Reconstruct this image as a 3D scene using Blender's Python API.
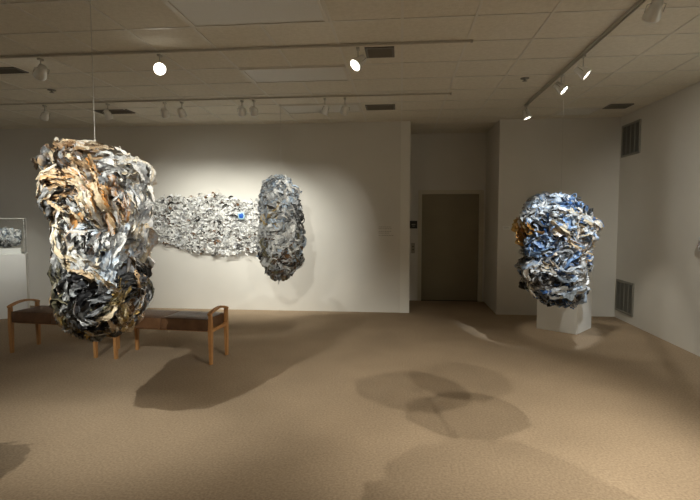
import bpy, bmesh, math, random
import numpy as np
from mathutils import Vector, Matrix
for o in list(bpy.data.objects): bpy.data.objects.remove(o)
C = bpy.context.scene.collection
PI = math.pi
CEIL = 3.26; BACK = 8.6; RIGHT = 3.53; LEFT = -8.2; FRONT = -4.2

# ------------------------------------------------------------------ camera
cam = bpy.data.objects.new('camera', bpy.data.cameras.new('camera')); C.objects.link(cam)
cam.data.sensor_width = 36; cam.data.lens = 36*500/700; cam.data.clip_start = .05
cam.location = (0, 0, 1.65)
pitch = math.atan(33/500); yaw = math.atan(51*math.cos(pitch)/500)
cam.rotation_euler = (PI/2-pitch, 0, yaw)
bpy.context.scene.camera = cam

# ------------------------------------------------------------------ world, exposure
w = bpy.data.worlds.new('world'); bpy.context.scene.world = w; w.use_nodes = True
w.node_tree.nodes['Background'].inputs[0].default_value = (.02, .02, .022, 1)
w.node_tree.nodes['Background'].inputs[1].default_value = .3
vs = bpy.context.scene.view_settings
vs.view_transform = 'Standard'; vs.look = 'None'; vs.gamma = 1; vs.use_curve_mapping = False
vs.exposure = 0.05

# lamp list: (lamp position, aimed at, watts, cone degrees, blend, colour, source radius)
WARM = (1, .94, .81); NEUT = (1, .99, .90); COOL = (.88, .95, 1)
WALL_LAMPS = [   # on the track in front of the back wall
    ((-5.013, 6.7, 3.07), (-6.5, 7.6, 1.3), 170, 44, 1, NEUT),
    ((-4.072, 6.7, 3.07), (-4.1, 8.6, 1.2), 60, 75, 1, NEUT),
    ((-3.242, 6.7, 3.07), (-3.5, 8.6, 1.1), 105, 75, 1, NEUT),
    ((-2.999, 6.7, 3.07), (-3.0, 8.6, 1.1), 105, 75, 1, NEUT),
    ((-2.153, 6.7, 3.07), (-2.4, 8.6, 1.2), 115, 70, 1, NEUT),
    ((-1.986, 6.7, 3.07), (-1.9, 8.4, 1.2), 70, 60, 1, NEUT),
    ((-1.017, 6.7, 3.06), (-1.6, 7.1, 1.7), 50, 50, 1, NEUT),
    ((-0.749, 6.7, 3.06), (-1.5, 8.6, 1.3), 40, 60, 1, NEUT)]
MID_LAMPS = [    # on the middle track, two of them turned towards the photographer
    ((-2.338, 4.75, 3.09), (-0.6, 0.6, 1.3), 50, 60, 1, WARM),
    ((-0.408, 4.75, 3.085), (-2.5, 2.7, .6), 260, 66, 1, WARM),
    ((-3.579, 4.75, 3.085), (-6.2, 7.0, 1.2), 30, 60, 1, COOL)]
RIGHT_LAMPS = [  # on the track along the right side
    ((1.76, 3.82, 3.09), (1.83, 6.0, 1.28), 320, 25, .3, COOL),
    ((1.76, 5.194, 3.06), (3.53, 4.6, 1.5), 45, 75, 1, NEUT),
    ((1.76, 5.873, 3.08), (3.53, 5.0, 1.3), 30, 75, 1, NEUT),
    ((1.76, 7.40, 3.09), (2.8, 7.2, 0.0), 60, 46, .5, WARM)]
UNSEEN_LAMPS = [   # unseen, added outside the frame for floor shadows and extra light
    ((-2.40, 1.0, 3.07), (-2.2, 3.4, 1.15), 400, 54, 1, NEUT),
    ((0.60, 1.0, 3.07), (-2.2, 3.4, 1.5), 100, 36, .8, COOL),
    ((-0.9, 1.0, 3.07), (-1.71, 7.05, 1.5), 430, 24, 1, NEUT),
    ((0.30, 1.0, 3.07), (-3.3, 8.5, 1.5), 340, 24, .9, NEUT),
    ((3.39, 0.48, 3.07), (.3, 4.4, 0), 520, 46, .9, WARM),
    ((2.955, 0.17, 3.07), (.8, 4.5, 0), 430, 44, .9, WARM),
    ((3.00, 0.95, 3.07), (.8, 4.0, 0), 400, 50, .9, WARM),
    ((1.50, -1.6, 3.07), (1.0, 2.3, 0), 560, 47, .8, WARM),
    ((-3.6, 1.0, 3.07), (-6.0, 4.5, .5), 80, 80, 1, COOL),
    ((-4.2, 4.0, 3.07), (-8.0, 3.5, 1.5), 110, 90, 1, NEUT),
    ((1.76, 2.2, 3.07), (3.53, 5.2, 1.6), 330, 60, 1, NEUT),
    ((0.5, -1.6, 3.07), (0.0, -4.2, 1.5), 110, 90, 1, WARM)]

# ------------------------------------------------------------------ materials
def mat(name, col, rough=.6, metal=0, spec=.5):
    m = bpy.data.materials.new(name); m.use_nodes = True
    b = m.node_tree.nodes['Principled BSDF']
    b.inputs['Base Color'].default_value = (*col, 1); b.inputs['Roughness'].default_value = rough
    b.inputs['Metallic'].default_value = metal; b.inputs['Specular IOR Level'].default_value = spec
    return m
def noisy(name, c1, c2, scale=8, rough=.6, bump=0, bscale=None, stretch=(1, 1, 1), metal=0, detail=4, spec=.5, p=(.35, .65)):
    m = mat(name, c1, rough, metal, spec); nt = m.node_tree; n = nt.nodes; L = nt.links; b = n['Principled BSDF']
    tc = n.new('ShaderNodeTexCoord'); mp = n.new('ShaderNodeMapping'); mp.inputs['Scale'].default_value = stretch
    L.new(tc.outputs['Object'], mp.inputs[0])
    t = n.new('ShaderNodeTexNoise'); t.inputs['Scale'].default_value = scale; t.inputs['Detail'].default_value = detail
    L.new(mp.outputs[0], t.inputs['Vector'])
    r = n.new('ShaderNodeValToRGB'); r.color_ramp.elements[0].color = (*c1, 1); r.color_ramp.elements[1].color = (*c2, 1)
    r.color_ramp.elements[0].position = p[0]; r.color_ramp.elements[1].position = p[1]
    L.new(t.outputs['Fac'], r.inputs[0]); L.new(r.outputs[0], b.inputs['Base Color'])
    if bump:
        t2 = n.new('ShaderNodeTexNoise'); t2.inputs['Scale'].default_value = bscale or scale; t2.inputs['Detail'].default_value = 5
        L.new(mp.outputs[0], t2.inputs['Vector'])
        bp = n.new('ShaderNodeBump'); bp.inputs['Strength'].default_value = bump; bp.inputs['Distance'].default_value = .01
        L.new(t2.outputs['Fac'], bp.inputs['Height']); L.new(bp.outputs[0], b.inputs['Normal'])
    return m
M = {}
M['wall'] = noisy('painted_wall', (.70, .675, .62), (.73, .705, .65), 1.5, .75, .05, 60, spec=.25)
M['tile'] = noisy('ceiling_tile', (.74, .70, .60), (.80, .76, .66), 26, .95, .5, 90, spec=.1)
M['tbar'] = mat('ceiling_grid', (.74, .71, .63), .45)
M['carpet'] = noisy('carpet', (.32, .24, .165), (.435, .335, .23), 60, .95, .6, 220, spec=.05, detail=6)
# broad tonal wear on the carpet
nt = M['carpet'].node_tree; b = nt.nodes['Principled BSDF']; src = b.inputs['Base Color'].links[0].from_socket
tn = nt.nodes.new('ShaderNodeTexNoise'); tn.inputs['Scale'].default_value = 1.3
tcn = nt.nodes.new('ShaderNodeTexCoord'); nt.links.new(tcn.outputs['Object'], tn.inputs['Vector'])
mr = nt.nodes.new('ShaderNodeMapRange'); mr.inputs[1].default_value = .3; mr.inputs[2].default_value = .7; mr.inputs[3].default_value = .92; mr.inputs[4].default_value = 1.06
nt.links.new(tn.outputs['Fac'], mr.inputs[0])
mx = nt.nodes.new('ShaderNodeVectorMath'); mx.operation = 'SCALE'
nt.links.new(src, mx.inputs[0]); nt.links.new(mr.outputs[0], mx.inputs['Scale']); nt.links.new(mx.outputs[0], b.inputs['Base Color'])
M['door'] = noisy('door_paint', (.25, .215, .135), (.27, .23, .145), 3, .45)
M['trim'] = mat('door_frame_paint', (.62, .58, .47), .45)
M['trimw'] = mat('wall_end_paint', (.78, .76, .70), .6)
M['ped'] = noisy('pedestal_paint', (.80, .79, .75), (.83, .82, .78), 3, .5)
M['wood'] = noisy('oak', (.42, .20, .07), (.56, .29, .11), 6, .38, .1, 30, stretch=(6, 6, .8))
M['leather'] = noisy('brown_leather', (.11, .052, .024), (.16, .08, .038), 9, .36, .25, 160)
M['thread'] = mat('dark_piping', (.05, .025, .015), .6)
M['grey'] = mat('track_aluminium', (.50, .48, .42), .4, .2)
M['track'] = mat('track_enamel', (.58, .54, .46), .5)
M['chrome'] = mat('lamp_silver', (.85, .85, .82), .3, .45)
M['vent'] = mat('vent_metal', (.30, .29, .25), .5, .3)
M['ventc'] = mat('ceiling_vent_metal', (.17, .16, .135), .5, .3)
M['ventdark'] = mat('vent_shadow_cavity', (.03, .028, .025), .9)
M['panel'] = noisy('prismatic_diffuser', (.74, .73, .68), (.79, .78, .73), 120, .3, .5, 160)
M['black'] = mat('sign_black', (.02, .018, .02), .4)
M['signtxt'] = mat('sign_mark', (.35, .34, .33), .5)
M['steel'] = mat('brushed_steel', (.35, .33, .28), .4, .7)
M['wire'] = mat('steel_wire', (.62, .60, .55), .4, .3)
M['paleink'] = mat('grey_vinyl_text', (.38, .36, .32), .7)
def emis(name, col, s):
    m = bpy.data.materials.new(name); m.use_nodes = True; b = m.node_tree.nodes['Principled BSDF']
    b.inputs['Base Color'].default_value = (.8, .8, .8, 1)
    b.inputs['Emission Color'].default_value = (*col, 1); b.inputs['Emission Strength'].default_value = s; return m
M['lens'] = emis('lit_lamp_lens', (1, .93, .8), 14)
M['lensoff'] = mat('lamp_glass', (.6, .6, .58), .08, .3)
g = bpy.data.materials.new('acrylic'); g.use_nodes = True; M['acrylic'] = g
gn = g.node_tree.nodes; gn.clear(); go = gn.new('ShaderNodeOutputMaterial'); gm_ = gn.new('ShaderNodeMixShader'); gt = gn.new('ShaderNodeBsdfTransparent'); gg = gn.new('ShaderNodeBsdfGlossy')
gt.inputs[0].default_value = (.995, 1, .998, 1); gg.inputs['Roughness'].default_value = .05; gf = gn.new('ShaderNodeFresnel'); gf.inputs[0].default_value = 1.2
g.node_tree.links.new(gf.outputs[0], gm_.inputs[0]); g.node_tree.links.new(gt.outputs[0], gm_.inputs[1]); g.node_tree.links.new(gg.outputs[0], gm_.inputs[2]); g.node_tree.links.new(gm_.outputs[0], go.inputs[0])
def paper(name, rough=.55):
    m = mat(name, (1, 1, 1), rough, 0, .35); nt = m.node_tree; n = nt.nodes; L = nt.links; b = n['Principled BSDF']
    a = n.new('ShaderNodeAttribute'); a.attribute_name = 'Col'
    tc = n.new('ShaderNodeTexCoord')
    t = n.new('ShaderNodeTexNoise'); t.inputs['Scale'].default_value = 70; t.inputs['Detail'].default_value = 3
    L.new(tc.outputs['Object'], t.inputs['Vector'])
    mr = n.new('ShaderNodeMapRange'); mr.inputs[1].default_value = .35; mr.inputs[2].default_value = .62; mr.inputs[3].default_value = .74; mr.inputs[4].default_value = 1.05
    L.new(t.outputs['Fac'], mr.inputs[0])
    v = n.new('ShaderNodeVectorMath'); v.operation = 'SCALE'
    L.new(a.outputs['Color'], v.inputs[0]); L.new(mr.outputs[0], v.inputs['Scale']); L.new(v.outputs[0], b.inputs['Base Color'])
    return m
M['paper'] = paper('painted_newsprint')

# ------------------------------------------------------------------ mesh helpers
def link(name, me, m=None, parent=None):
    o = bpy.data.objects.new(name, me); C.objects.link(o)
    if m is not None: me.materials.append(M[m] if isinstance(m, str) else m)
    if parent is not None: o.parent = parent
    return o
class MB:
    def __init__(s): s.v = []; s.f = []
    def box(s, x0, x1, y0, y1, z0, z1, mtx=None):
        n = len(s.v)
        vs = [Vector((x, y, z)) for z in (z0, z1) for y in (y0, y1) for x in (x0, x1)]
        if mtx is not None: vs = [mtx @ v for v in vs]
        s.v += vs
        s.f += [tuple(n+i for i in q) for q in ((0,2,3,1),(4,5,7,6),(0,1,5,4),(2,6,7,3),(0,4,6,2),(1,3,7,5))]
        return s
    def tube(s, pts, r, seg=10, caps=True):
        pts = [Vector(p) for p in pts]; n0 = len(s.v); up = Vector((0, 0, 1))
        rs = r if isinstance(r, (list, tuple)) else [r]*len(pts)
        for i, p in enumerate(pts):
            d = (pts[min(i+1, len(pts)-1)]-pts[max(i-1, 0)]).normalized()
            a = d.cross(up)
            if a.length < .05: a = d.cross(Vector((1, 0, 0)))
            a.normalize(); b = d.cross(a).normalized()
            for k in range(seg):
                t = 2*PI*k/seg; s.v.append(p+a*(rs[i]*math.cos(t))+b*(rs[i]*math.sin(t)))
        for i in range(len(pts)-1):
            for k in range(seg):
                k2 = (k+1) % seg
                s.f.append((n0+i*seg+k, n0+i*seg+k2, n0+(i+1)*seg+k2, n0+(i+1)*seg+k))
        if caps:
            s.f.append(tuple(n0+k for k in range(seg))[::-1]); e = n0+(len(pts)-1)*seg
            s.f.append(tuple(e+k for k in range(seg)))
        return s
    def build(s, name, m, parent=None, bevel=0, smooth=False):
        me = bpy.data.meshes.new(name); me.from_pydata([tuple(v) for v in s.v], [], s.f)
        bm = bmesh.new(); bm.from_mesh(me); bmesh.ops.recalc_face_normals(bm, faces=bm.faces); bm.to_mesh(me); bm.free()
        if smooth: me.polygons.foreach_set('use_smooth', [len(p.vertices) < 6 for p in me.polygons])
        o = link(name, me, m, parent)
        if bevel:
            b = o.modifiers.new('bevel', 'BEVEL'); b.width = bevel; b.segments = 3; b.limit_method = 'ANGLE'
        return o
def thing(name, label, cat, loc=(0, 0, 0), rotz=0, group=None):
    o = bpy.data.objects.new(name, None); C.objects.link(o); o.location = loc; o.rotation_euler = (0, 0, rotz); o.empty_display_size = .1
    o['label'] = label; o['category'] = cat
    if group: o['group'] = group
    return o
def tag(o, label, cat, group=None, kind=None):
    o['label'] = label; o['category'] = cat
    if group: o['group'] = group
    if kind: o['kind'] = kind
    return o
def struct(name, mb, m, label, parent=None, bevel=0):
    o = mb.build(name, m, parent, bevel)
    if parent is None: tag(o, label, name.split('_')[0], kind='structure')
    return o

# ------------------------------------------------------------------ room shell
T = .12
struct('floor', MB().box(LEFT-T, RIGHT+T, FRONT-T, BACK+1.6, -.1, 0), 'carpet', 'wall-to-wall tan carpet of the gallery')
struct('ceiling', MB().box(LEFT-T, RIGHT+T, FRONT-T, BACK+1.6, CEIL, CEIL+.1), 'tile', 'dropped ceiling of beige acoustic tiles')
struct('wall_back', MB().box(LEFT-T, .13, BACK, BACK+T, 0, CEIL), 'wall', 'long pale wall at the back left of the recess')
struct('trim_1', MB().box(-.01, .15, BACK-.012, BACK+T+.01, 0, CEIL), 'trimw', 'narrow pale end post of the back wall beside the recess')
struct('wall_back_right', MB().box(1.62, RIGHT+T, BACK, BACK+T, 0, CEIL), 'wall', 'pale wall behind the blue sculpture, right of the recess')
struct('wall_recess_side', MB().box(1.62, 1.72, BACK+T, BACK+1.4, 0, CEIL), 'wall', 'side wall of the recess, right of the door')
struct('wall_recess_side_left', MB().box(.03, .13, BACK+T+.01, BACK+1.4, 0, CEIL), 'wall', 'side wall of the recess, hidden behind the post')
DY = 9.9
rb = MB().box(.13, .40, DY, DY+.1, 0, CEIL).box(1.51, 1.62, DY, DY+.1, 0, CEIL).box(.40, 1.51, DY, DY+.1, 2.10, CEIL)
struct('wall_recess', rb, 'wall', 'shaded wall around the door in the recess')
struct('wall_right', MB().box(RIGHT, RIGHT+T, FRONT-T, BACK, 0, CEIL), 'wall', 'pale wall on the right with two vent grilles')
struct('wall_left', MB().box(LEFT-T, LEFT, FRONT-T, BACK, 0, CEIL), 'wall', 'pale wall on the left, outside the frame')
struct('wall_front', MB().box(LEFT, RIGHT, FRONT-T, FRONT, 0, CEIL), 'wall', 'pale wall behind the photographer')
# door in the recess
dr = bpy.data.objects.new('door_1', None); C.objects.link(dr); tag(dr, 'wide olive beige door at the back of the recess', 'door', kind='structure')
MB().box(.405, 1.505, DY+.045, DY+.085, .008, 2.095).build('door_panel', 'door', dr, .003)
fr = MB().box(.335, .405, DY-.02, DY+.10, 0, 2.17).box(1.505, 1.585, DY-.02, DY+.10, 0, 2.17).box(.405, 1.505, DY-.02, DY+.10, 2.095, 2.17)
fr.build('door_frame', 'trim', dr, .004)
MB().box(.405, 1.505, DY-.0, DY+.1, 0, .008).build('threshold', 'ventdark', dr)
# ceiling grid
G = .59
gm = MB()
x = -1.77-G*10
while x < RIGHT:
    if x > LEFT: gm.box(x-.011, x+.011, FRONT, BACK, CEIL-.006, CEIL+.01)
    x += G
y = 4.2-G*14
while y < BACK:
    if y > FRONT: gm.box(LEFT, RIGHT, y-.011, y+.011, CEIL-.0055, CEIL+.01)
    y += G
gm.box(.13, 1.62, BACK+.25, BACK+.272, CEIL-.0055, CEIL+.01).box(.13, 1.62, BACK+.84, BACK+.862, CEIL-.0055, CEIL+.01)
gm.box(.59, .612, BACK, DY, CEIL-.005, CEIL+.01).box(1.18, 1.202, BACK, DY, CEIL-.005, CEIL+.01)
struct('trim_2', gm, 'tbar', 'thin metal grid that carries the ceiling tiles')

# ------------------------------------------------------------------ ceiling fittings
def troffer(x0, x1, y0, y1, label):
    t = thing('ceiling_light_panel', label, 'ceiling light', ((x0+x1)/2, (y0+y1)/2, CEIL), 0, 'unlit fluorescent panels in the ceiling')
    a, b = (x1-x0)/2-.012, (y1-y0)/2-.012
    MB().box(-a+.03, a-.03, -b+.03, b-.03, -.010, -.002).build('diffuser', 'panel', t, .002)
    f = MB().box(-a, a, -b, -b+.03, -.018, 0).box(-a, a, b-.03, b, -.018, 0).box(-a, -a+.03, -b+.03, b-.03, -.018, 0).box(a-.03, a, -b+.03, b-.03, -.018, 0)
    f.build('panel_frame', 'tbar', t, .003)
troffer(-1.77, -.59, 3.61, 4.2, 'unlit rectangular light panel at the top edge of the photo, nearest of the ceiling panels')
troffer(-1.77, -.59, 5.38, 5.97, 'unlit rectangular light panel just left of the bright lamp and vent, middle of three')
troffer(-1.77, -.59, 7.15, 7.74, 'unlit light panel close to the back wall, farthest of three on the left')
troffer(2.36, 2.95, 7.74, 8.33, 'small square light panel in the far right corner of the ceiling')
def air_vent(x0, x1, y0, y1, label):
    t = thing('ceiling_vent', label, 'vent', ((x0+x1)/2, (y0+y1)/2, CEIL), 0)
    a, b = (x1-x0)/2, (y1-y0)/2
    MB().box(-a, a, -b, b, -.006, -.001).build('cavity', 'ventdark', t)
    MB().box(-a-.025, a+.025, -b-.025, -b, -.014, 0).box(-a-.025, a+.025, b, b+.025, -.014, 0).box(-a-.025, -a, -b, b, -.014, 0).box(a, a+.025, -b, b, -.014, 0).build('vent_frame', 'ventc', t)
    l = MB(); n = 5
    for i in range(n):
        yy = -b+(i+.5)*2*b/n
        l.box(-a, a, -.002, .002, -.012, .012, Matrix.Translation((0, yy, -.012)) @ Matrix.Rotation(.7, 4, 'X'))
    l.build('louvres', 'ventc', t)
air_vent(-.33, -.10, 4.88, 5.12, 'dark metal air vent beside the bright lamp facing the camera')
air_vent(-.50, -.12, 7.32, 7.58, 'dark air vent near the back wall, left of the recess')
air_vent(2.98, 3.26, 7.62, 7.85, 'dark air vent in the far right corner of the ceiling')
air_vent(-4.60, -4.12, 7.25, 7.45, 'dark air vent over the back wall above the large brown sculpture')
air_vent(-4.50, -4.15, 5.12, 5.26, 'dark air vent at the left edge of the photo')
for (sx, sy, lab) in ((-4.42, 6.05, 'small round sprinkler head in the ceiling at the far left'), (1.42, 6.1, 'small round sprinkler head left of the right-hand track')):
    t = thing('sprinkler_head', lab, 'sprinkler', (sx, sy, CEIL))
    MB().tube([(0, 0, 0), (0, 0, -.008)], .05, 16).build('escutcheon', 'vent', t)
    MB().tube([(0, 0, -.008), (0, 0, -.03), (0, 0, -.032), (0, 0, -.036)], [.012, .012, .028, .028], 12).build('deflector', 'vent', t)

# wall grilles on the right wall (vertical slats)
def wall_grille(y0, y1, z0, z1, label):
    t = thing('wall_grille', label, 'vent', (RIGHT, (y0+y1)/2, z0), 0, 'return air grilles on the right wall')
    a = (y1-y0)/2; h = z1-z0
    MB().box(-.006, -.001, -a, a, 0, h).build('cavity', 'ventdark', t)
    MB().box(-.02, 0, -a-.02, -a+.012, -.02, h+.02).box(-.02, 0, a-.012, a+.02, -.02, h+.02).box(-.02, 0, -a, a, -.02, .012).box(-.02, 0, -a, a, h-.012, h+.02).build('grille_frame', 'vent', t, .002)
    l = MB(); n = 22
    for i in range(n):
        yy = -a+(i+.5)*2*a/n
        l.box(-.010, .010, -.0015, .0015, .01, h-.01, Matrix.Translation((-.010, yy, 0)) @ Matrix.Rotation(.75, 4, 'Z'))
    l.build('slats', 'vent', t)
    MB().box(-.021, -.008, -.008, .008, .01, h-.01).box(-.021, -.008, -a*.5-.004, -a*.5+.004, .01, h-.01).box(-.021, -.008, a*.5-.004, a*.5+.004, .01, h-.01).build('grille_bar', 'vent', t)
wall_grille(7.92, 8.50, 2.62, 3.08, 'grey vertical-slat grille high on the right wall, just under the ceiling')
wall_grille(7.95, 8.52, .15, .62, 'grey vertical-slat grille low on the right wall, near the floor')

# ------------------------------------------------------------------ lighting tracks and lamps
def track_x(x0, x1, y, label):
    t = thing('lighting_track', label, 'track', ((x0+x1)/2, y, CEIL-.006)); h = (x1-x0)/2
    MB().box(-h, h, -.012, -.008, -.014, 0).box(-h, h, .008, .012, -.014, 0).box(-h, h, -.008, .008, -.006, 0).build('rail', 'track', t)
    MB().box(-h-.02, -h, -.016, .016, -.022, 0).build('end_cap', 'grey', t, .003); MB().box(h, h+.02, -.016, .016, -.022, 0).build('end_cap', 'grey', t, .003)
def track_y(y0, y1, x, label):
    t = thing('lighting_track', label, 'track', (x, (y0+y1)/2, CEIL-.006)); h = (y1-y0)/2
    MB().box(-.016, -.010, -h, h, -.026, 0).box(.010, .016, -h, h, -.026, 0).box(-.011, .011, -h, h, -.010, 0).build('rail', 'grey', t)
    MB().box(-.020, .020, -h-.02, -h, -.034, 0).build('end_cap', 'grey', t, .003); MB().box(-.020, .020, h, h+.02, -.034, 0).build('end_cap', 'grey', t, .003)
track_x(-7.0, .62, 4.75, 'long dark lighting track across the middle of the ceiling, with the two glaring lamps')
track_x(-7.6, .62, 6.70, 'long dark lighting track close to the back wall, with a row of small lamps')
track_y(-1.2, 7.45, 1.76, 'straight grey lighting track running towards the back on the right')
track_x(-5.0, 1.55, 1.00, 'lighting track outside the frame, over the photographer')
def track_light(pos, aim, watts, cone, blend, col, label, size=1, lit='lens', group=None, real=True):
    x, y, z = pos; t = thing('track_lamp', label, 'lamp', (x, y, CEIL-.038), 0, group)
    d = Vector(aim)-Vector(pos); q = d.to_track_quat('-Z', 'Y').to_matrix().to_4x4()
    hz = z-(CEIL-.038)
    MB().box(-.016, .016, -.03, .03, -.02, 0).build('track_adapter', 'grey', t, .003)
    MB().tube([(0, 0, -.02), (0, 0, hz+.055)], .006, 8).build('stem', 'grey', t)
    H = Matrix.Translation((0, 0, hz)) @ q
    yk = MB().tube([H @ Vector(p) for p in ((-.056*size, 0, 0), (-.056*size, 0, .05*size), (0, 0, .062*size+.01), (.056*size, 0, .05*size), (.056*size, 0, 0))], .004, 6)
    yk.build('yoke', 'grey', t)
    prof = [(.016, .075), (.034, .07), (.037, .03), (.046, .0), (.053, -.03), (.053, -.045), (.048, -.045), (.046, -.03)]
    hb = MB(); seg = 20
    for i, (r, zz) in enumerate(prof):
        for k in range(seg): hb.v.append(H @ Vector((r*size*math.cos(2*PI*k/seg), r*size*math.sin(2*PI*k/seg), zz*size)))
    for i in range(len(prof)-1):
        for k in range(seg): k2 = (k+1) % seg; hb.f.append((i*seg+k, i*seg+k2, (i+1)*seg+k2, (i+1)*seg+k))
    hb.f.append(tuple(range(seg)))
    hb.build('lamp_housing', 'chrome', t, 0, True)
    ln = MB(); n = 0
    for i, (r, zz) in enumerate([(.047, -.032), (.034, -.040), (.016, -.044)]):
        for k in range(seg): ln.v.append(H @ Vector((r*size*math.cos(2*PI*k/seg), r*size*math.sin(2*PI*k/seg), zz*size)))
    for i in range(2):
        for k in range(seg): k2 = (k+1) % seg; ln.f.append((i*seg+k, i*seg+k2, (i+1)*seg+k2, (i+1)*seg+k))
    ln.f.append(tuple(2*seg+k for k in range(seg)))
    ln.build('lamp_lens', lit, t, 0, True)
    if watts:
        ld = bpy.data.lights.new('spot_beam', 'SPOT'); ld.energy = watts; ld.spot_size = math.radians(cone); ld.spot_blend = blend
        ld.color = col; ld.shadow_soft_size = .006
        lo = bpy.data.objects.new('spot_beam', ld); C.objects.link(lo); lo.parent = t
        lo.matrix_local = Matrix.Translation(H @ Vector((0, 0, -.055*size))) @ q
    return t
wl = ['small silver lamp at the far left of the track near the back wall',
      'small silver lamp above the left shoulder of the brown sculpture, beside a ceiling vent',
      'small round lamp over the paper relief, left of a close pair',
      'small round lamp over the paper relief, right one of a close pair',
      'silver round lamp near the back wall, left one of the pair above the blue dot',
      'duller grey lamp on the back track, right one of the pair above the blue dot',
      'small faint lamp on the back track under the far ceiling panel, left of two',
      'small faint lamp on the back track under the far ceiling panel, right of two']
for a, l in zip(WALL_LAMPS, wl): track_light(*a, l, 1.0, 'lens' if 'grey' not in l and 'faint' not in l else 'lensoff', 'lamps on the track near the back wall')
ml = ['glaring white lamp on the middle track, left one, above the paper relief', 'glaring white lamp beside an air vent, right one of the two on the middle track', 'small lamp on the middle track at the left edge of the photo']
for a, l in zip(MID_LAMPS, ml): track_light(*a, l, 1.15, 'lens', 'lamps on the middle track')
rl = ['dark grey lamp at the near end of the right-hand track, top right of the photo', 'lit silver lamp on the right-hand track, nearest of the two aimed at the right wall', 'lit silver lamp on the right-hand track directly above the blue sculpture', 'lit silver lamp at the far end of the right-hand track']
for a, l in zip(RIGHT_LAMPS, rl): track_light(*a, l, 1.1, 'lens', 'lamps on the right-hand track')
for i, a in enumerate(UNSEEN_LAMPS): track_light(*a, 'unseen track lamp, added outside the frame to light works, walls and carpet', 1.1, 'lens', 'unseen lamps added outside the frame')

# ------------------------------------------------------------------ signs and labels
sg = thing('wall_sign', 'small black sign on the recess wall left of the door', 'sign', (.245, DY, 1.5))
MB().box(-.072, .072, -.008, 0, -.075, .075).build('sign_plate', 'black', sg, .002)
MB().box(-.035, .035, -.0095, -.008, -.006, .012).box(-.022, .022, -.0095, -.008, -.034, -.026).build('sign_mark', 'signtxt', sg)
cp = thing('call_button_panel', 'narrow metal button panel on the recess wall below the black sign', 'button panel', (.24, DY, 1.04))
MB().box(-.035, .035, -.008, 0, -.10, .10).build('plate', 'steel', cp, .002)
for z in (.03, -.03): MB().tube([(0, -.008, z), (0, -.014, z)], .013, 12).build('button', 'black', cp)
wt = thing('wall_text', 'faint grey wall text left of the recess', 'wall text', (-.27, BACK, 1.40))
random.seed(3)
for z, l in ((.075, .20), (.045, .22), (0, .21), (-.03, .16), (-.07, .23)):
    m = MB(); xx = -.11; n = 0; e = xx+l
    # one running line of grey lettering: words joined by hairline baseline
    while xx < e: ww = random.uniform(.015, .04); m.box(xx, xx+ww, -.0015, -.0002, z, z+.009); xx += ww+.008
    m.build('text_line', 'paleink', wt)
lb = thing('title_label', 'tiny title label on the wall left of the blue sculpture', 'label', (1.76, BACK, 1.47))
MB().box(-.06, .06, -.003, 0, -.03, .03).build('card', 'ped', lb)
MB().box(-.05, .03, -.0036, -.003, .008, .014).box(-.05, .04, -.0036, -.003, -.008, -.003).build('lettering', 'paleink', lb)

# ------------------------------------------------------------------ pedestals
def rot_box(name, m, parent, s, z0, z1, bevel=.003): return MB().box(-s/2, s/2, -s/2, s/2, z0, z1).build(name, m, parent, bevel)
P = .58
p2 = thing('pedestal', 'white square pedestal standing behind the blue hanging sculpture', 'pedestal', (2.42, 7.63, 0), math.radians(-38))
rot_box('plinth', 'ped', p2, P, 0, .98)
p1 = thing('pedestal', 'white pedestal at the left edge carrying a clear display case', 'pedestal', (-6.49, 7.665, 0), math.radians(35))
rot_box('plinth', 'ped', p1, .52, 0, 1.045)
vc = thing('display_case', 'clear acrylic case on the pedestal at the left edge', 'display case', (-6.49, 7.665, 1.046), math.radians(35))
def hollow(s, h, t):
    m = MB(); a = s/2
    m.box(-a, a, -a, -a+t, 0, h).box(-a, a, a-t, a, 0, h).box(-a, -a+t, -a+t, a-t, 0, h).box(a-t, a, -a+t, a-t, 0, h).box(-a, a, -a, a, h, h+t)
    return m
hollow(.51, .575, .006).build('acrylic_cover', 'acrylic', vc)
eb = MB(); a_ = .2545
for sx in (-a_, a_):
    for sy in (-a_, a_): eb.box(sx-.0025, sx+.0025, sy-.0025, sy+.0025, 0, .58)
    eb.box(sx-.0025, sx+.0025, -a_, a_, .578, .583); eb.box(-a_, a_, sx-.0025, sx+.0025, .578, .583)
eb.build('glued_edges', 'panel', vc)
MB().box(-.19, .19, -.12, .12, 0, .09).build('riser_block', 'ped', vc, .003)

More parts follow.
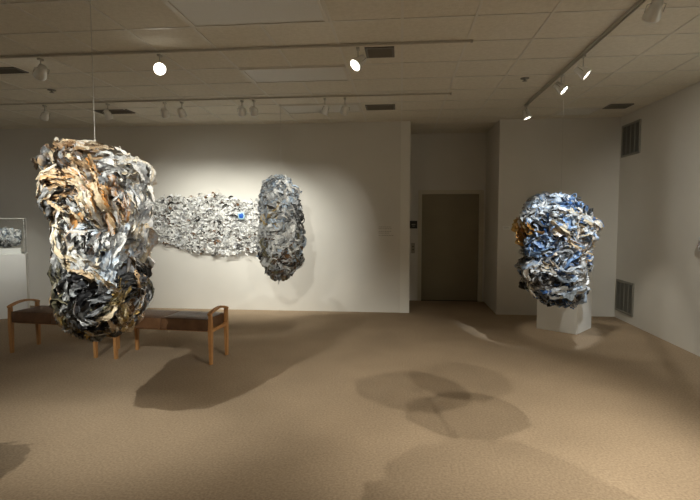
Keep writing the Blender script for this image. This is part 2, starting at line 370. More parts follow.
# ------------------------------------------------------------------ benches
def bench(loc, rz, L, label):
    t = thing('gallery_bench', label, 'bench', loc, rz, 'wooden benches with brown leather seats')
    D = .46; lw = .052
    for sx in (-1, 1):
        for sy in (-1, 1):
            x = sx*(L/2-lw/2); y = sy*(D/2-lw/2)
            m = MB(); n = len(m.v); tp = .6 if True else 0
            z0, z1, zt = 0, .40, .565
            for (z, a) in ((0, .019), (.38, .026), (zt, .021)):
                for (dx, dy) in ((-1, -1), (1, -1), (1, 1), (-1, 1)): m.v.append(Vector((x+dx*a*.85, y+dy*a, z)))
            for i in range(2):
                for k in range(4): k2 = (k+1) % 4; m.f.append((i*4+k, i*4+k2, i*4+4+k2, i*4+4+k))
            m.f += [(3, 2, 1, 0), (8, 9, 10, 11)]
            m.build('leg', 'wood', t, .004)
        # bentwood arm: an arch from the front leg to the rear leg
        m = MB(); n = 18; x = sx*(L/2-lw/2)
        for i in range(n+1):
            u = i/n; y = -D/2+D*u; z = .563+.048*math.sin(PI*u)**.8
            th = .024
            dz = math.cos(PI*u); tz = .0
            for (dx, dd) in ((-.022, -th/2), (.022, -th/2), (.022, th/2), (-.022, th/2)):
                m.v.append(Vector((x+dx, y-dd*dz*.35, z+dd)))
        for i in range(n):
            for k in range(4): k2 = (k+1) % 4; m.f.append((i*4+k, i*4+k2, i*4+4+k2, i*4+4+k))
        m.f += [(3, 2, 1, 0), tuple(n*4+k for k in range(4))]
        m.build('arm', 'wood', t, .003)
        MB().box(x-.014, x+.014, -D/2+.04, D/2-.04, .36, .40).build('side_rail', 'wood', t, .003)
    for sy in (-1, 1):
        y = sy*(D/2-.10); MB().box(-L/2+lw, L/2-lw, y-.012, y+.012, .352, .386).build('long_rail', 'wood', t, .003)
    # two upholstered cushions meeting in the middle
    for sx in (-1, 1):
        bm = bmesh.new(); nx, ny = 14, 10
        x0, x1 = (-(L/2-lw-.004), -.002) if sx < 0 else (.002, L/2-lw-.004)
        a = (x1-x0)/2; cx = (x0+x1)/2; b = D/2-.006
        bmesh.ops.create_cube(bm, size=1)
        for v in bm.verts: v.co = Vector((cx+v.co.x*2*a, v.co.y*2*b, .378+.138*(v.co.z+.5)))
        bmesh.ops.subdivide_edges(bm, edges=bm.edges[:], cuts=7, use_grid_fill=True)
        for v in bm.verts:
            ex = 1-abs((v.co.x-cx)/a)**6; ey = 1-abs(v.co.y/b)**6
            if v.co.z > .49: v.co.z += .014*ex*ey-.006
            if abs(v.co.y) > b-.001: v.co.y += math.copysign(.004*math.sin((v.co.z-.378)/.138*PI), v.co.y)
        me = bpy.data.meshes.new('cushion'); bm.to_mesh(me); bm.free()
        for p in me.polygons: p.use_smooth = True
        o = link('cushion', me, 'leather', t)
        bv = o.modifiers.new('bevel', 'BEVEL'); bv.width = .010; bv.segments = 3; bv.limit_method = 'ANGLE'; bv.angle_limit = math.radians(50)
        MB().tube([(x0+.006, -b+.004, .508), (x1-.006, -b+.004, .508)], .004, 6).build('piping', 'thread', o)
rz = -math.atan(.1/1.16)
bench((-4.11, 5.70, 0), rz, 1.20, 'wooden bench with brown leather seat at the far left, partly behind the brown sculpture')
bench((-2.68, 5.575, 0), rz, 1.24, 'wooden bench with brown leather seat right of the brown sculpture, shadow at its foot')

# ------------------------------------------------------------------ crumpled paper sculptures
def fbm(p, s, seed):
    # cheap smooth pseudo-noise of an (n,3) array, about -1..1
    r = np.random.RandomState(seed); o = np.zeros(len(p))
    for k in range(5):
        d = r.normal(size=3); d /= np.linalg.norm(d); o += np.sin((p @ d)*s*(1+.5*k)+r.uniform(0, 6.28))*(1-.13*k)
    return o/2.6
def col_mesh(name, V, F, Ccol, m, parent, smooth=True):
    me = bpy.data.meshes.new(name); V = np.asarray(V, np.float32); F = np.asarray(F, np.int32)
    me.vertices.add(len(V)); me.vertices.foreach_set('co', V.ravel())
    me.loops.add(F.size); me.loops.foreach_set('vertex_index', F.ravel())
    me.polygons.add(len(F)); me.polygons.foreach_set('loop_start', np.arange(0, F.size, 4, dtype=np.int32))
    me.update(calc_edges=True); me.validate()
    a = me.color_attributes.new('Col', 'FLOAT_COLOR', 'POINT')
    a.data.foreach_set('color', np.concatenate([np.clip(Ccol, 0, 1), np.ones((len(V), 1))], 1).astype(np.float32).ravel())
    if smooth: me.polygons.foreach_set('use_smooth', np.ones(len(F), bool))
    return link(name, me, m, parent)
class Env:
    """closed body whose outline (half widths by height) follows rows of (z, left, right)"""
    def __init__(s, rows, depth):
        s.z = np.array([r[0] for r in rows]); s.l = np.array([r[1] for r in rows]); s.r = np.array([r[2] for r in rows]); s.d = depth
    def pt(s, th, z):
        l = np.interp(z, s.z, s.l); r = np.interp(z, s.z, s.r); c = (l+r)/2; a = (r-l)/2
        co, si = np.cos(th), np.sin(th)
        return np.stack([c+a*np.sign(co)*np.abs(co)**.85, -s.d*a/np.max((s.r-s.l)/2)*np.sign(si)*np.abs(si)**.85, z+0*th], -1)
    def nrm(s, th, z):
        e = .02; a = s.pt(th+e, z)-s.pt(th-e, z); b = s.pt(th, z+.03)-s.pt(th, z-.03); n = -np.cross(b, a) if False else np.cross(a, b)
        n = -n/np.maximum(np.linalg.norm(n, axis=-1, keepdims=True), 1e-6)
        return n
def ribbons(env, spec, seed, crumple=.009, lump=0):
    """spec: list of dicts th,z,ang,L,w,lift,curl,tilt,col,(fold) -> paper strips lying on / lifting off the envelope"""
    rng = np.random.RandomState(seed); NS, NW = 14, 5
    V = []; F = []; K = []; base = 0
    q = np.arange(NS*NW).reshape(NS, NW)
    f0 = np.stack([q[:-1, :-1], q[:-1, 1:], q[1:, 1:], q[1:, :-1]], -1).reshape(-1, 4)
    c0 = np.zeros(3)
    for r in spec:
        p = env.pt(r['th'], r['z']); r['h'] = r['h']+lump*fbm(p[None]+3, 13, 17)[0]-lump*.3
        e1 = env.pt(r['th']+.03, r['z'])-p; e1 /= max(np.linalg.norm(e1), 1e-6)      # sideways on the surface
        e2 = env.pt(r['th'], r['z']+.02)-env.pt(r['th'], r['z']-.02); e2 -= e1*(e1 @ e2); e2 /= max(np.linalg.norm(e2), 1e-6)
        n = np.cross(e2, e1)
        cz = np.array([np.interp(r['z'], env.z, (env.l+env.r)/2), 0, np.clip(r['z'], env.z.min()+.25, env.z.max()-.25)])
        out = p-cz
        if n @ out < 0: n = -n
        n = n*.6+out/max(np.linalg.norm(out), 1e-6)*.4; n /= np.linalg.norm(n)
        ang = r['ang']; t = e1*math.cos(ang)+e2*math.sin(ang); side = np.cross(n, t)
        s = np.linspace(0, 1, NS)
        a = (s-.5)*r['curl']                                         # in-plane curl
        L = r['L']; dx = np.cos(a); dy = np.sin(a)
        px = np.cumsum(dx)*L/NS; py = np.cumsum(dy)*L/NS; px -= px.mean(); py -= py.mean()
        bulge = r['lift']*np.sin(s*PI*r.get('wav', 1)+r.get('ph', 0))
        ctr = p+np.outer(px, t)+np.outer(py, side)+np.outer(bulge+r['h']-(px**2+py**2)*.9, n)
        til = r['tilt']+r['twist']*(s-.5)
        wv = (np.cos(a)[:, None]*side-np.sin(a)[:, None]*t)
        wv = wv*np.cos(til)[:, None]+n*np.sin(til)[:, None]
        nn = np.cross(wv, np.cos(a)[:, None]*t+np.sin(a)[:, None]*side)
        wid = r['w']*(.62+.38*np.sin(np.clip(s, .03, .97)*PI)**.5)*(1+.3*np.sin(s*9+r['h']*900)+.12*rng.normal(size=NS))
        u = np.linspace(-1, 1, NW)
        pts = ctr[:, None, :]+wv[:, None, :]*(wid[:, None]*u[None, :]/2)[..., None]+nn[:, None, :]*((np.array([0, 1, -.7, .9, -.3])[None, :]*r['fold']*wid[:, None]))[..., None]
        pts = pts.reshape(-1, 3)+rng.normal(size=(NS*NW, 3))*crumple*.35
        V.append(pts); F.append(f0+base); base += NS*NW
        c = np.array(r['col'])[None, :]*np.ones((NS*NW, 1)); c2 = np.array(r['col2'])[None, :]
        m = np.clip(.5+.9*np.sin(np.repeat(s, NW)*r['cf']+np.tile(u, NS)*3.4+r['cf']*50), 0, 1)[:, None]
        K.append(c*(1-m*.85)+c2*m*.85)
    V = np.concatenate(V); K = np.concatenate(K)
    V += crumple*np.stack([fbm(V, 30, seed+1), fbm(V, 30, seed+2), fbm(V, 30, seed+3)], 1)
    return V, np.concatenate(F), K
def sculpt(name, label, loc, faceang, rows, depth, pal, seed, n, Lr, wr, swaths=(), group=None, wire_top=CEIL, flow=None, big=.12, wire_z=None, lift=.05, lump=.05):
    t = thing(name, label, 'sculpture', loc, faceang, group)
    env = Env(sorted(rows), depth); rng = np.random.RandomState(seed)
    zlo, zhi = env.z.min(), env.z.max()
    # core
    nt_, nz = 64, 60; th = np.linspace(0, 2*PI, nt_, endpoint=False); zz = zlo+.035+(zhi-zlo-.07)*(.5-.5*np.cos(np.linspace(0, PI, nz)))
    TH, Z = np.meshgrid(th, zz); Pp = env.pt(TH.ravel(), Z.ravel())
    c = np.stack([np.interp(Pp[:, 2], env.z, (env.l+env.r)/2), 0*Pp[:, 2], Pp[:, 2]], 1)
    nz_ = fbm(Pp, 14, seed)*.5+np.abs(fbm(Pp, 28, seed+5))*.6
    q_ = np.ones(len(Pp)); q_[:nt_] = .02; q_[-nt_:] = .02
    Pp = c+(Pp-c)*q_[:, None]*(.80+.05*nz_[:, None]+lump*1.5*np.minimum(fbm(Pp+3, 13, 17), .2)[:, None])
    q = np.arange(nt_*nz).reshape(nz, nt_); q2 = np.roll(q, -1, 1)
    F = np.stack([q[:-1], q2[:-1], q2[1:], q[1:]], -1).reshape(-1, 4)
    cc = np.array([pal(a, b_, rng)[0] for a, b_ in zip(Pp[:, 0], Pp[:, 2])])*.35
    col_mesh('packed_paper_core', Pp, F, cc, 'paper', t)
    spec = []
    def add(th, z, ang, L, w, col, col2, **k):
        d = dict(th=th, z=z, ang=ang, L=L, w=w, col=col, col2=col2, lift=rng.uniform(0, 1)**1.5*lift, curl=rng.normal()*1.6, tilt=rng.normal()*.85, twist=rng.normal()*1.5,
                 fold=rng.uniform(.08, .42), h=rng.uniform(-.06, .005), cf=rng.uniform(4, 16), wav=rng.choice([1, 1, 2]), ph=0); d.update(k); spec.append(d)
    # sample heights in proportion to perimeter, plus the end caps
    for i in range(n):
        if rng.rand() < .12: z = (zhi-.06*rng.rand()**1.0) if rng.rand() < .5 else (zlo+.06*rng.rand())
        else: z = rng.uniform(zlo, zhi)
        th_ = rng.uniform(0, 2*PI)
        if rng.rand() < .25: th_ = rng.uniform(0, PI)                 # a little denser on the face turned to the room
        p = env.pt(th_, z); c1, c2 = pal(p[0], z, rng)
        sc = 1.0 if rng.rand() > big else 1.45
        ang = (flow(p[0], z) if flow else fbm(np.array([p]), 10, seed+9)[0]*3.5)+rng.normal()*.38
        add(th_, z, ang, rng.uniform(*Lr)*sc, rng.uniform(*wr)*sc, c1, c2)
    for sw in swaths:
        pts = np.array(sw['pts'], float); dd = np.r_[0, np.cumsum(np.linalg.norm(np.diff(pts, axis=0), axis=1))]
        for k in range(sw['n']):
            s = rng.uniform(0, dd[-1]); u = np.interp(s, dd, pts[:, 0]); v = np.interp(s, dd, pts[:, 1])
            e = .02; du = np.interp(s+e, dd, pts[:, 0])-np.interp(s-e, dd, pts[:, 0]); dv = np.interp(s+e, dd, pts[:, 1])-np.interp(s-e, dd, pts[:, 1])
            off = rng.normal()*sw['spread']; ln = math.hypot(du, dv) or 1
            u += -dv/ln*off; v += du/ln*off
            l = np.interp(v, env.z, env.l); r = np.interp(v, env.z, env.r); x = np.clip((u-(l+r)/2)/((r-l)/2), -.97, .97)
            th_ = math.acos(math.copysign(abs(x)**(1/.85), x)); c1, c2 = sw['cols'][rng.randint(len(sw['cols']))], sw['cols'][rng.randint(len(sw['cols']))]
            # surface sideways vector runs to -x on the front, so flip the direction
            add(th_, v, math.atan2(dv, -du)+rng.normal()*.16, sw['L']*rng.uniform(.7, 1.25), sw['w']*rng.uniform(.6, 1.4), c1, c2,
                curl=rng.normal()*.5+sw.get('curl', 0), h=rng.uniform(.0, .03)+sw.get('h', 0), tilt=rng.normal()*.6, twist=rng.normal()*.5, fold=rng.uniform(.1, .3))
    V, F, K = ribbons(env, spec, seed, lump=lump)
    o = col_mesh('crumpled_paper_strips', V, F, K, 'paper', t); o['kind'] = 'stuff'
    wx, wz = wire_z if wire_z else (0, zhi)
    MB().tube([(wx, 0, wz-.15), (wx, 0, wz+.03)], .007, 8).build('hanging_loop', 'wire', t)
    MB().tube([(wx, 0, wz-.02), (wx, 0, wire_top-loc[2]-.006)], .0028, 6).build('suspension_wire', 'wire', t)
    return t
def jit(c, rng, s=.12):
    k = 1+rng.normal()*s; return np.clip(np.array(c)*k, .008, .85)
def blobpal(base, blobs):
    def f(u, v, rng):
        r = rng.rand()*1.0; acc = 0; ws = []
        for (bu, bv, br, bw, cols) in blobs: ws.append(bw*math.exp(-((u-bu)**2+(v-bv)**2)/(br*br)))
        tot = sum(ws)+.35; r = rng.rand()*tot
        for wgt, bl in zip(ws, blobs):
            if r < wgt: cs = bl[4]; return jit(cs[rng.randint(len(cs))], rng), jit(cs[rng.randint(len(cs))], rng)
            r -= wgt
        return jit(base[rng.randint(len(base))], rng), jit(base[rng.randint(len(base))], rng)
    return f
WHITE = (.82, .81, .78); GREYL = (.62, .63, .63); GREYM = (.34, .35, .36); DARK = (.05, .048, .045); BLACK = (.016, .016, .018)
CREAM = (.70, .58, .40); TAN = (.50, .34, .19); ORANGE = (.58, .27, .07); OCHRE = (.55, .38, .12); BROWN = (.17, .09, .04); YEL = (.80, .55, .08)
BLUE = (.07, .17, .40); LBLUE = (.33, .48, .70); PBLUE = (.48, .58, .70); OLIVE = (.22, .20, .12)
# large brown and black sculpture, left
S1o = (97, 242); sx1, sy1 = 155., 138.
def a1(px, py): return ((px-S1o[0])/sx1, (S1o[1]-py)/sy1)
rows1 = [(162, 62, 120), (164, 54, 134), (168, 50, 146), (175, 52, 152), (190, 50, 156), (205, 50, 157), (220, 55, 157), (240, 57, 156), (260, 55, 154), (280, 55, 153), (300, 55, 151), (315, 61, 145), (325, 72, 136), (331, 80, 124), (333, 85, 108)]
rows1 = [((S1o[1]-y)/sy1, (xl+3-S1o[0])/sx1, (xr-3-S1o[0])/sx1) for y, xl, xr in rows1]
def B1(px, py, r, w, cols): u, v = a1(px, py); return (u, v, r/145., w, cols)
pal1 = blobpal([GREYL, GREYM, WHITE, DARK, DARK, TAN], [
    B1(65, 165, 26, 2.2, [TAN, CREAM, BROWN, DARK, TAN, GREYM]), B1(95, 150, 9, 4, [YEL, CREAM, OCHRE]), B1(80, 205, 28, 1.5, [CREAM, ORANGE, TAN, DARK, BROWN]),
    B1(112, 200, 14, 1.5, [ORANGE, CREAM, GREYL, BROWN]), B1(135, 172, 26, 3.6, [WHITE, GREYL, CREAM, WHITE]), B1(143, 215, 26, 3.4, [WHITE, GREYL, CREAM, WHITE, GREYM]),
    B1(50, 195, 12, 2, [DARK, GREYM, BLACK]), B1(62, 235, 20, 2, [WHITE, GREYL, GREYM, DARK]), B1(100, 238, 22, 1.4, [WHITE, GREYL, PBLUE, CREAM]),
    B1(65, 280, 28, 3.0, [BLACK, DARK, BLACK, OLIVE, GREYL]), B1(95, 292, 28, 3.0, [BLACK, DARK, BLACK, BROWN, GREYM, GREYL]), B1(148, 250, 18, 1.8, [CREAM, TAN, GREYL, WHITE]),
    B1(140, 285, 22, 2, [TAN, GREYL, OLIVE, DARK, CREAM]), B1(122, 315, 16, 3, [OCHRE, TAN, CREAM, DARK]), B1(85, 325, 16, 2.5, [BLACK, DARK, GREYM, OCHRE])])
def flow1(u, v):
    if v > .35: return 3.5-u*.8
    if u > .2: return 1.5+math.sin(v*9)*.6
    if v < -.2: return 2.45+math.sin(u*8)*.35
    return 2.0+math.sin(v*7+u*5)*.9
def SW(pts, n, spread, L, w, cols, **k): return dict(pts=[a1(*p) for p in pts], n=n, spread=spread/145., L=L, w=w, cols=cols, **k)
sw1 = [SW([(48, 196), (62, 183), (80, 184), (95, 196), (106, 214), (113, 228)], 60, 5, .22, .030, [CREAM, ORANGE, CREAM, TAN, WHITE], h=.02),
       SW([(52, 205), (68, 196), (84, 204), (98, 220)], 26, 4, .18, .03, [CREAM, DARK, TAN, GREYL], h=.01),
       SW([(40, 165), (60, 160), (85, 172), (100, 190)], 26, 5, .2, .045, [DARK, BROWN, TAN, GREYM], h=.005),
       SW([(40, 160), (55, 152), (80, 152), (110, 152)], 34, 4, .18, .04, [TAN, CREAM, BROWN, GREYL], h=.0),
       SW([(96, 170), (100, 185), (108, 205)], 18, 3, .16, .03, [ORANGE, CREAM, ORANGE], h=.02),
       SW([(112, 182), (122, 200), (124, 215)], 18, 3, .14, .03, [GREYL, ORANGE, GREYM], h=.02),
       SW([(124, 165), (138, 162), (146, 175), (140, 188)], 20, 4, .18, .08, [WHITE, CREAM, WHITE, GREYL], h=.01),
       SW([(128, 195), (130, 215), (126, 240)], 20, 4, .2, .05, [WHITE, CREAM, GREYL], h=.01),
       SW([(66, 215), (70, 235), (78, 255), (100, 270)], 30, 4, .2, .04, [WHITE, GREYL, WHITE, CREAM], h=.015),
       SW([(120, 235), (112, 255), (104, 275)], 24, 3, .2, .045, [GREYL, PBLUE, WHITE], h=.025),
       SW([(76, 258), (90, 264), (104, 276)], 18, 2, .2, .03, [CREAM, TAN, CREAM], h=.02),
       SW([(85, 240), (100, 243), (112, 240)], 0, 2, .2, .03, [WHITE]),
       SW([(118, 282), (108, 296), (98, 306)], 22, 3, .18, .028, [OCHRE, CREAM, OLIVE, DARK], h=.01),
       SW([(70, 300), (90, 285), (112, 282), (140, 278)], 44, 8, .2, .04, [BLACK, DARK, BLACK, GREYM], h=.005),
       SW([(62, 320), (80, 308), (100, 314)], 22, 6, .16, .035, [BLACK, GREYL, DARK, OLIVE], h=.0),
       SW([(118, 305), (124, 318), (134, 330)], 20, 5, .14, .04, [OCHRE, TAN, CREAM], h=.01)]
# short upright fringe in the centre
for k in range(9):
    x = 84+k*3.6; sw1.append(SW([(x, 247), (x+2.5, 236)], 1, .2, .10, .020, [WHITE, GREYL], h=.035, curl=0))
sculpt('hanging_paper_sculpture', 'tall hanging mass of crumpled paper in brown, cream, white and black, nearest the camera', (-2.195, 3.4, 1.47), math.atan2(2.195, 3.4), rows1, .40, pal1, 11, 2700, (.11, .32), (.015, .058), sw1,
       flow=flow1, wire_z=(.02, .67))
# blue sculpture, right
S4o = (559.5, 251.5)
def a4(px, py): return ((px-S4o[0])/93., (S4o[1]-py)/86.)
rows4 = [(196, 540, 560), (200, 531, 574), (207, 520, 582), (213, 518, 592), (225, 518, 598), (240, 520, 595), (250, 520, 593), (262, 520, 593), (275, 519, 590), (285, 525, 587), (295, 531, 584), (300, 540, 581), (304, 550, 576)]
rows4 = [((S4o[1]-y)/86., (xl+2-S4o[0])/93., (xr-2-S4o[0])/93.) for y, xl, xr in rows4]
def B4(px, py, r, w, cols): u, v = a4(px, py); return (u, v, r/90., w, cols)
pal4 = blobpal([WHITE, WHITE, WHITE, GREYL, LBLUE, BLUE, DARK, BLACK, DARK, PBLUE, GREYM], [
    B4(519, 230, 7, 6, [ORANGE, OCHRE, BROWN]), B4(540, 207, 14, 1.5, [LBLUE, WHITE, PBLUE, WHITE, GREYL]), B4(580, 235, 14, 1.2, [CREAM, TAN, WHITE, LBLUE]), B4(545, 245, 16, 1.3, [LBLUE, BLUE, DARK, PBLUE]),
    B4(540, 280, 16, 2, [BLACK, DARK, GREYM, WHITE]), B4(578, 285, 12, 1.5, [WHITE, PBLUE, GREYL]), B4(560, 302, 16, 2.5, [BLACK, DARK, BLUE]), B4(590, 215, 10, 1.5, [DARK, GREYL, CREAM]), B4(575, 215, 10, 1, [BLUE, LBLUE])])
def SW4(pts, n, spread, L, w, cols, **k): return dict(pts=[a4(*p) for p in pts], n=n, spread=spread/90., L=L, w=w, cols=cols, **k)
sw4 = [SW4([(532, 290), (530, 272), (542, 263), (556, 268)], 22, 2, .15, .03, [CREAM, GREYL, WHITE], h=.02),
       SW4([(519, 222), (517, 232), (519, 242)], 16, 1, .12, .05, [(.75, .42, .12), OCHRE, ORANGE], h=.06),
       SW4([(555, 290), (570, 288), (585, 280)], 14, 3, .16, .06, [WHITE, PBLUE], h=.02),
       SW4([(560, 215), (580, 216), (596, 228)], 16, 2, .16, .035, [WHITE, CREAM, GREYL], h=.02),
       SW4([(565, 238), (578, 245), (588, 255)], 12, 2, .14, .03, [CREAM, TAN, LBLUE], h=.02)]
sculpt('hanging_paper_sculpture', 'hanging mass of crumpled blue, white and black paper in front of the pedestal', (1.83, 6.0, 1.25), -math.atan2(1.83, 6.0), rows4, .42, pal4, 23, 2200, (.09, .24), (.015, .058), sw4, wire_z=(.0, .64), big=.2)
# grey sculpture by the back wall
S2o = (280, 230)
def a2(px, py): return ((px-S2o[0])/70., (S2o[1]-py)/70.)
rows2 = [(179, 272, 285), (184, 264, 290), (190, 262, 295), (198, 259, 298), (210, 257, 301), (230, 257, 303), (245, 255, 302), (258, 256, 301), (266, 261, 297), (272, 266, 292), (277, 272, 288)]
rows2 = [((S2o[1]-y)/70., (xl+1.5-S2o[0])/70., (xr-1.5-S2o[0])/70.) for y, xl, xr in rows2]
def B2(px, py, r, w, cols): u, v = a2(px, py); return (u, v, r/70., w, cols)
pal2 = blobpal([WHITE, WHITE, GREYL, GREYM, GREYM, PBLUE], [B2(270, 190, 10, 1, [GREYM, PBLUE, GREYL]), B2(285, 190, 10, 1.5, [WHITE, PBLUE]), B2(270, 215, 5, 2, [OCHRE, GREYL, CREAM]), B2(260, 250, 8, 1.5, [DARK, GREYM, OLIVE]),
    B2(298, 215, 8, 1.5, [DARK, GREYM]), B2(280, 268, 16, 2, [BROWN, DARK, GREYL, OLIVE]), B2(280, 240, 12, 1.2, [WHITE, GREYL])])
sculpt('hanging_paper_sculpture', 'narrow hanging mass of crumpled grey and white paper, right of the pale relief', (-1.71, 7.05, 1.47), math.atan2(1.71, 7.05), rows2, .30, pal2, 31, 1500, (.12, .30), (.02, .07), wire_z=(0, .71))
# small work in the display case
rowc = [(-.15, -.04, .05), (-.13, -.20, .20), (-.05, -.24, .25), (.05, -.24, .25), (.12, -.20, .22), (.16, -.05, .06)]
def palc(u, v, rng):
    cs = [WHITE, GREYL, WHITE, PBLUE] if v > -.04 else [DARK, GREYM, WHITE, GREYL]
    return jit(cs[rng.randint(4)], rng), jit(cs[rng.randint(4)], rng)
def small_piece(name, label, cat, loc, rot, rows, depth, pal, seed, n, Lr, wr, scale=1, wire=False):
    env = Env(sorted(rows), depth); rng = np.random.RandomState(seed); zlo, zhi = env.z.min(), env.z.max(); spec = []
    t = thing(name, label, cat, loc, rot)
    nt_, nz = 32, 20; th = np.linspace(0, 2*PI, nt_, endpoint=False); zz = (zlo+zhi)/2-(zhi-zlo)/2*.98*np.cos(np.linspace(0, PI, nz))
    TH, Z = np.meshgrid(th, zz); Pp = env.pt(TH.ravel(), Z.ravel())*np.array([.88, .88, .96]); Pp[:nt_, :2] *= .03; Pp[-nt_:, :2] *= .03
    q = np.arange(nt_*nz).reshape(nz, nt_); q2 = np.roll(q, -1, 1); F = np.stack([q[:-1], q2[:-1], q2[1:], q[1:]], -1).reshape(-1, 4)
    # close the ends
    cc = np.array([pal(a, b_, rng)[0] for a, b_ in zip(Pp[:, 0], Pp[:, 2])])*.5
    col_mesh('packed_paper_core', Pp, F, cc, 'paper', t)
    for i in range(n):
        z = rng.uniform(zlo, zhi); th_ = rng.uniform(0, 2*PI); p = env.pt(th_, z); c1, c2 = pal(p[0], z, rng)
        spec.append(dict(th=th_, z=z, ang=rng.uniform(0, 6.3), L=rng.uniform(*Lr), w=rng.uniform(*wr), col=c1, col2=c2, lift=rng.uniform(0, .015), curl=rng.normal()*1.5, tilt=rng.normal()*.6, twist=rng.normal(), fold=rng.uniform(.05, .3), h=rng.uniform(-.02, .0), cf=8))
    V, F, K = ribbons(env, spec, seed, .006)
    o = col_mesh('crumpled_paper_strips', V, F, K, 'paper', t); o['kind'] = 'stuff'
    if wire: MB().tube([(0, 0, zhi-.04), (0, 0, CEIL-loc[2]-.006)], .0028, 6).build('suspension_wire', 'wire', t)
    return t
rowc = [(z*.95, l*.78, r*.78) for z, l, r in rowc]
small_piece('paper_sculpture', 'small grey crumpled paper sculpture inside the display case at the left edge', 'sculpture', (-6.49, 7.665, 1.046+.09+.17), math.radians(35), rowc, .13, palc, 41, 420, (.05, .10), (.015, .035))
# unseen paper bundles added outside the frame to cast shadows on the carpet
def palg(u, v, rng):
    cs = [WHITE, GREYL, GREYM, TAN, DARK]; return jit(cs[rng.randint(5)], rng), jit(cs[rng.randint(5)], rng)
def ell(a, h): return [(h*math.sin(t), -a*max(math.cos(t), .08), a*max(math.cos(t), .08)) for t in np.linspace(-PI/2, PI/2, 11)]
small_piece('hanging_paper_sculpture', 'small flattish hanging bundle of paper, added outside the frame on the right to cast carpet shadows', 'sculpture', (1.86, 2.46, 1.63), .65, ell(.22, .10), .15, palg, 51, 500, (.05, .12), (.015, .04), wire=True)
small_piece('hanging_paper_sculpture', 'rounded hanging bundle of paper, added outside the frame beside the photographer to cast a carpet shadow', 'sculpture', (1.20, -.12, 1.86), .5, ell(.30, .30), .26, palg, 52, 800, (.06, .14), (.02, .05), wire=True)

# ------------------------------------------------------------------ paper relief on the back wall
rl_ = thing('paper_relief', 'wide pale relief of curled white newsprint strips on the back wall with a blue dot', 'wall relief', (-3.45, BACK-.03, 1.5))
rng = np.random.RandomState(77)
# outline in metres round the centre: (x, low, high)
ox = np.array([-1.35, -1.1, -.9, -.6, -.2, .1, .35, .6, .8, 1.0, 1.25, 1.4]); lo = np.array([-.15, -.22, -.28, -.36, -.46, -.50, -.52, -.50, -.47, -.42, -.42, -.3]); hi = np.array([.20, .38, .45, .52, .50, .56, .55, .42, .44, .42, .40, .3])
def in_out(x, z, m=0): return np.interp(x, ox, lo)+m < z < np.interp(x, ox, hi)-m
V = []; F = []; K = []; base = 0
def curl_strip(x, z, big=1.0, cols=None, back=False):
    global base
    NS, NW = 9, 2; r = rng.uniform(.016, .055)*big; a0 = rng.uniform(0, 6.3); span = rng.uniform(1.6, 4.8); w_ = rng.uniform(.012, .034)*big
    s = np.linspace(0, 1, NS); a = a0+s*span; rr = r*(1+rng.uniform(-.4, .5)*s)*np.array(1.0)
    asp = rng.uniform(.45, 1); rot = rng.uniform(0, PI)
    ex = rr*np.cos(a); ez = rr*asp*np.sin(a)
    X = x+ex*math.cos(rot)-ez*math.sin(rot); Z = z+ex*math.sin(rot)+ez*math.cos(rot)
    y0 = -rng.uniform(.0, .045)-.012; sl = rng.uniform(-.03, .03)
    tl = rng.choice([-1, 1])*rng.uniform(.5, 1.5)
    e1 = np.stack([X, y0-w_*math.cos(tl)/2+sl*s, Z+w_*math.sin(tl)/2], 1); e2 = np.stack([X, y0+w_*math.cos(tl)/2+sl*s, Z-w_*math.sin(tl)/2], 1)
    P_ = np.stack([e1, e2], 1).reshape(-1, 3)+rng.normal(size=(NS*NW, 3))*.0015; P_[:, 1] = np.minimum(P_[:, 1], .012)
    q = np.arange(NS*NW).reshape(NS, NW); V.append(P_); F.append(np.stack([q[:-1, :-1], q[:-1, 1:], q[1:, 1:], q[1:, :-1]], -1).reshape(-1, 4)+base); base += NS*NW
    c = jit(cols[rng.randint(len(cols))], rng, .08); K.append(np.repeat(c[None], NS*NW, 0))
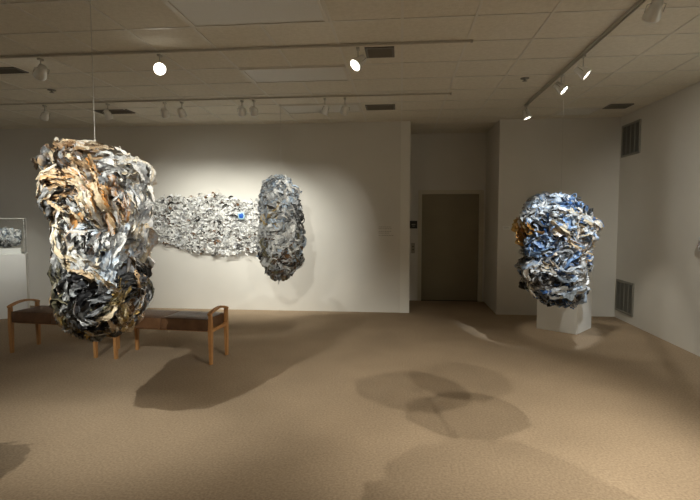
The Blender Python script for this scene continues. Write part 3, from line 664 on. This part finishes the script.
def flake(x, z):
    global base
    NS, NW = 4, 3; L = rng.uniform(.03, .08); w_ = rng.uniform(.02, .05); a = rng.uniform(0, PI)
    s = np.linspace(-.5, .5, NS); u = np.linspace(-.5, .5, NW); S, U = np.meshgrid(s, u, indexing='ij')
    X = x+S*L*math.cos(a)-U*w_*math.sin(a); Z = z+S*L*math.sin(a)+U*w_*math.cos(a); Y = -.005-rng.uniform(0, .03)+rng.uniform(-.3, .3)*S*L+rng.uniform(-.3, .3)*U*w_+rng.normal(size=S.shape)*.004
    P_ = np.stack([X, Y, Z], -1).reshape(-1, 3); q = np.arange(NS*NW).reshape(NS, NW); V.append(P_)
    F.append(np.stack([q[:-1, :-1], q[:-1, 1:], q[1:, 1:], q[1:, :-1]], -1).reshape(-1, 4)+base); base += NS*NW
    cs = [WHITE, WHITE, WHITE, WHITE, WHITE, GREYL]; c = jit(cs[rng.randint(6)], rng, .08); K.append(np.repeat(c[None], NS*NW, 0))
cnt = 0
while cnt < 1500:
    x, z = rng.uniform(-1.35, 1.4), rng.uniform(-.55, .6)
    if in_out(x, z, .02): flake(x, z); cnt += 1
cnt = 0
while cnt < 2000:
    x, z = rng.uniform(-1.38, 1.42), rng.uniform(-.58, .62)
    if in_out(x, z, rng.uniform(-.02, .04)):
        dk = rng.rand() < (.24 if z < 0 and x < .6 else .18)
        curl_strip(x, z, 1.0 if rng.rand() < .8 else 1.5, [DARK, GREYM, DARK, BROWN] if dk else [WHITE, WHITE, GREYL, WHITE, WHITE]); cnt += 1
o = col_mesh('curled_paper_strips', np.concatenate(V), np.concatenate(F), np.concatenate(K), 'paper', rl_); o['kind'] = 'stuff'
M['bluep'] = mat('blue_paper', (.008, .10, .48), .5); M['cyanp'] = mat('cyan_paper', (.42, .64, .76), .5)
dx, dz = .69, .17
for nm, m_, r0, r1, yy in (('blue_dot', 'bluep', 0, .042, -.105), ('cyan_ring', 'cyanp', .044, .066, -.098)):
    mb = MB(); seg = 28
    for (r, y_) in ((r0+.001, yy-.008), (r1, yy), (r1, yy+.012), (r0+.001, yy+.012)):
        for k in range(seg): wob = 1+.09*math.sin(k*5.3)+.05*math.sin(k*2.1); mb.v.append(Vector((dx+r*wob*math.cos(2*PI*k/seg), y_, dz+r*wob*math.sin(2*PI*k/seg))))
    for i in range(3):
        for k in range(seg): k2 = (k+1) % seg; mb.f.append((i*seg+k, i*seg+k2, (i+1)*seg+k2, (i+1)*seg+k))
    mb.build(nm, m_, rl_)
# small work on the right wall, cut by the edge of the photo
rw = small_piece('wall_paper_piece', 'small pale paper piece on the right wall, cut off by the right edge', 'wall piece', (RIGHT-.055, 5.97, 1.33), PI/2, ell(.24, .20), .05, lambda u, v, r: (jit([WHITE, WHITE, GREYL, (.6, .2, .15)][r.randint(4)], r), jit(WHITE, r)), 61, 200, (.04, .09), (.012, .03))
